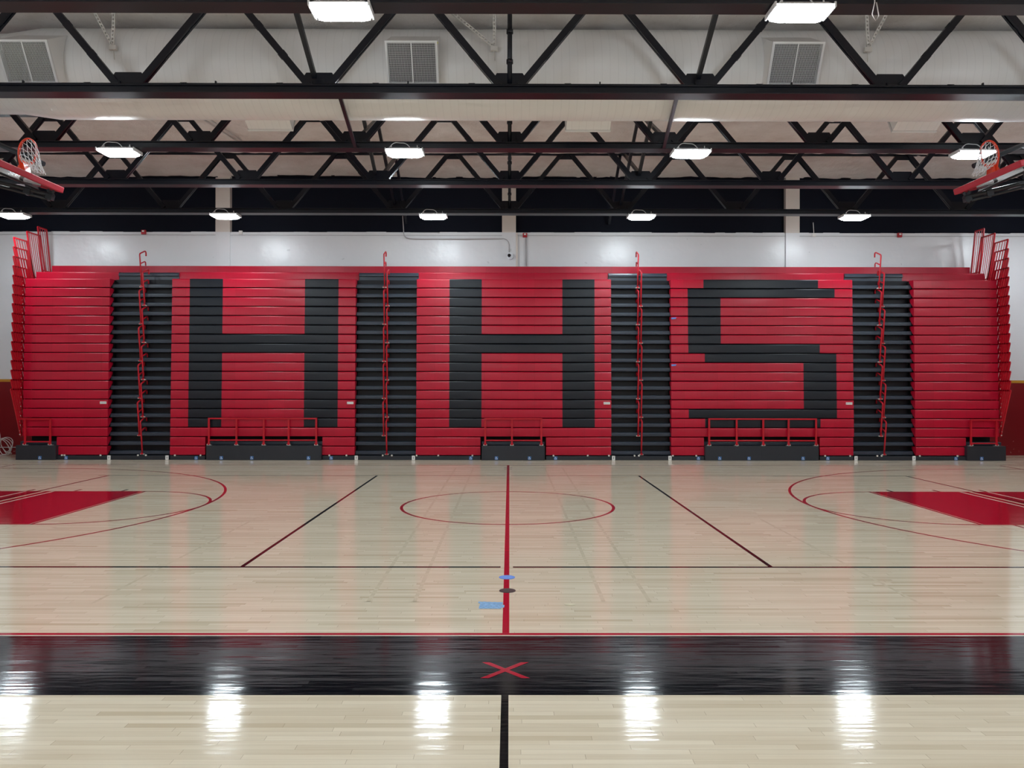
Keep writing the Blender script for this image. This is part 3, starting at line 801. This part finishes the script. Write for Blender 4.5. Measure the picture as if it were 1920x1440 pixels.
# ---------------------------------------------------------------- things on the wall
for px, py, lb in ((270, 436.5, 'above the left end of bleachers'), (984, 441, 'right of the middle pilaster'), (1688, 439.5, 'right of the right pilaster')):
    Y = WY-.03; x, z = X(px, Y), H(py, Y)
    t = empty('fire_alarm', (x, WY, z), 'small red fire alarm strobe high on wall, ' + lb, 'alarm', 'red fire alarm strobes')
    a = MB(); a.box(x-.065, x+.065, WY-.07, WY-.001, z-.065, z+.065); a.build('alarm_body', M['alarm_red'], t, bevel=.008)
    a = MB(); a.box(x-.03, x+.03, WY-.085, WY-.071, z+.0, z+.045); a.build('strobe_lens', M['wall_box'], t)
for px, py, lb, up in ((452, 437, 'right of the left pilaster', 0), (1526, 440, 'right of the right pilaster with conduit going up', 1)):
    x, z = X(px, WY), H(py, WY)
    a = MB(); a.box(x-.05, x+.05, WY-.06, WY-.001, z-.05, z+.05)
    if up: a.tube([(x, WY-.03, z+.05), (x-.02, WY-.03, z+.38)], .009, 8)
    tag(a.build('junction_box', M['wall_box'], bevel=.004), 'small white junction box high on wall, ' + lb, 'junction box')
def wallpts(pts, y): return [(X(a, y), y, H(b, y)) for a, b in pts]
a = MB(); a.tube(wallpts([(754.5, 405), (756.5, 436), (758, 442), (762, 446), (768, 447.5), (780, 448), (860, 448), (944, 447.3), (949, 449), (952.5, 453), (954.5, 459), (954.5, 473)], WY-.07), .014, 8)
tag(a.build('electrical_conduit', M['conduit']), 'thin grey conduit bending along the wall top down to the camera', 'conduit')
a = MB(); a.tube(wallpts([(985.8, 446), (986.5, 499)], WY-.03), .018, 8)
tag(a.build('electrical_conduit', M['conduit']), 'vertical grey conduit below the middle fire alarm', 'conduit')
a = MB(); a.tube([(XL+.1, WY-.02, H(441.5, WY-.02)), (XR-.1, WY-.02, H(441.5, WY-.02))], .006, 6)
tag(a.build('wall_cable', M['conduit']), 'thin cable running straight along the wall just below the black', 'cable')
a = MB(); a.box(X(967, WY-.0), X(970.5, WY), WY-.06, WY-.001, 5.62, 6.65)
tag(a.build('wall_raceway', M['pilaster']), 'narrow beige vertical strip beside the middle pilaster', 'strip')
Y = WY-.12; x, z = X(954.5, Y), H(479, Y)
t = empty('security_camera', (x, Y, z), 'white dome security camera on the middle pilaster', 'camera')
a = MB(); a.tube([(x+.05, WY-.05, z-.02), (x+.02, WY-.10, z-.01)], .10, 20); a.tube([(x, WY-.09, z), (x, WY-.15, z)], .072, 20); a.build('housing', M['camera_white'], t)
a = MB(); vs = []; 
for i in range(6):
    ph = math.pi/2*i/5
    for q in range(18):
        th = 2*math.pi*q/18; vs.append((x+.052*math.cos(ph)*math.cos(th), WY-.15-.045*math.sin(ph), z+.052*math.cos(ph)*math.sin(th)))
a.add(vs, [(i*18+q, i*18+(q+1) % 18, (i+1)*18+(q+1) % 18, (i+1)*18+q) for i in range(5) for q in range(18)], 0, True); a.build('dome', M['lens_black'], t)

# white cables at the left
a = MB(); random.seed(3)
zc = [(-15.2, 23.1, 1.1), (-15.05, 23.0, .6), (-14.95, 22.9, .3), (-14.8, 22.85, .12), (-14.7, 22.8, .03)]
a.tube(zc, .012, 8)
for q in range(4):
    pts = []; cx, cz, rx = -14.75-.06*q, .33-.05*q, .17+.03*q
    for i in range(20):
        th = 2*math.pi*i/20; pts.append((cx+rx*math.cos(th), 22.85+.05*math.sin(th*2+q), max(.02, cz+.3*math.sin(th)*(.7+.1*q))))
    a.tube(pts, .011, 8, closed=True)
pts = [(-14.6+.1*math.sin(i*.9), 22.7+.06*math.cos(i*1.3), .015+abs(.10*math.sin(i*.7))) for i in range(9)]
a.tube(pts, .011, 8)
tag(a.build('cable_bundle', M['cable']), 'tangled white cables on floor by maroon wall at far left', 'cables')
a = MB(); a.tube([(XL+.1, WY-.03, H(839.5, WY)), (-14.62, WY-.03, H(839.5, WY))], .014, 8)
tag(a.build('wall_pipe', M['conduit']), 'thin white pipe along the maroon wall behind the tangled cables', 'pipe')

# ---------------------------------------------------------------- small things on the floor
def cap(px, py, wpx, mat, name, label, cat, sq=1.0):
    Y = 2985/(py-724.6); x = X(px, Y); r = wpx/2*Y/1456
    m = MB(); m.disc((0, 0, 0), r, .003, 32, 0); m.disc((0, 0, .003), r*.86, .0006, 32, 0)
    o = m.build(name, mat, bevel=.0008); o.location = (x, Y, .0012); o.scale = (1, sq, 1)
    tag(o, label, cat)
cap(951, 1082.5, 30, M['blue_cap'], 'floor_socket_cover', 'round blue tape covered disc on the red centre line', 'floor cover')
cap(952, 1107.5, 31, M['brown_cap'], 'floor_socket_cover', 'round dark brown disc on the red centre line', 'floor cover')
cap(1069, 1133.5, 21, M['tan_cap'], 'floor_socket_cover', 'small faded tan oval patch right of the centre line', 'floor cover', .55)
m = MB(); random.seed(11)
for q in range(6):
    Yc = 7.19+q*.034+random.uniform(-.008, .008); xa = X(897, 7.3)+random.uniform(0, .02); xb = X(947, 7.3)-random.uniform(0, .035)
    t0 = random.uniform(-.012, .012); z = .0014+.0004*q; n = 14; vs = []
    for i in range(n+1):
        u = i/n; xx = xa+(xb-xa)*u; yy = Yc+t0*(2*u-1)
        zz = z+.003*abs(math.sin(i*2.1+q)); vs += [(xx, yy-.024, zz), (xx, yy+.024, zz), (xx, yy-.024, z-.0006), (xx, yy+.024, z-.0006)]
    for i in range(n):
        a_, b_ = i*4, i*4+4
        m.add([vs[a_], vs[a_+1], vs[b_+1], vs[b_], vs[a_+2], vs[a_+3], vs[b_+3], vs[b_+2]], [(0, 3, 2, 1), (4, 5, 6, 7), (0, 1, 5, 4), (3, 7, 6, 2), (1, 2, 6, 5), (0, 4, 7, 3)])
tag(m.build('floor_tape', M['blue_tape']), 'crumpled pale blue tape patch left of the red centre line', 'tape')
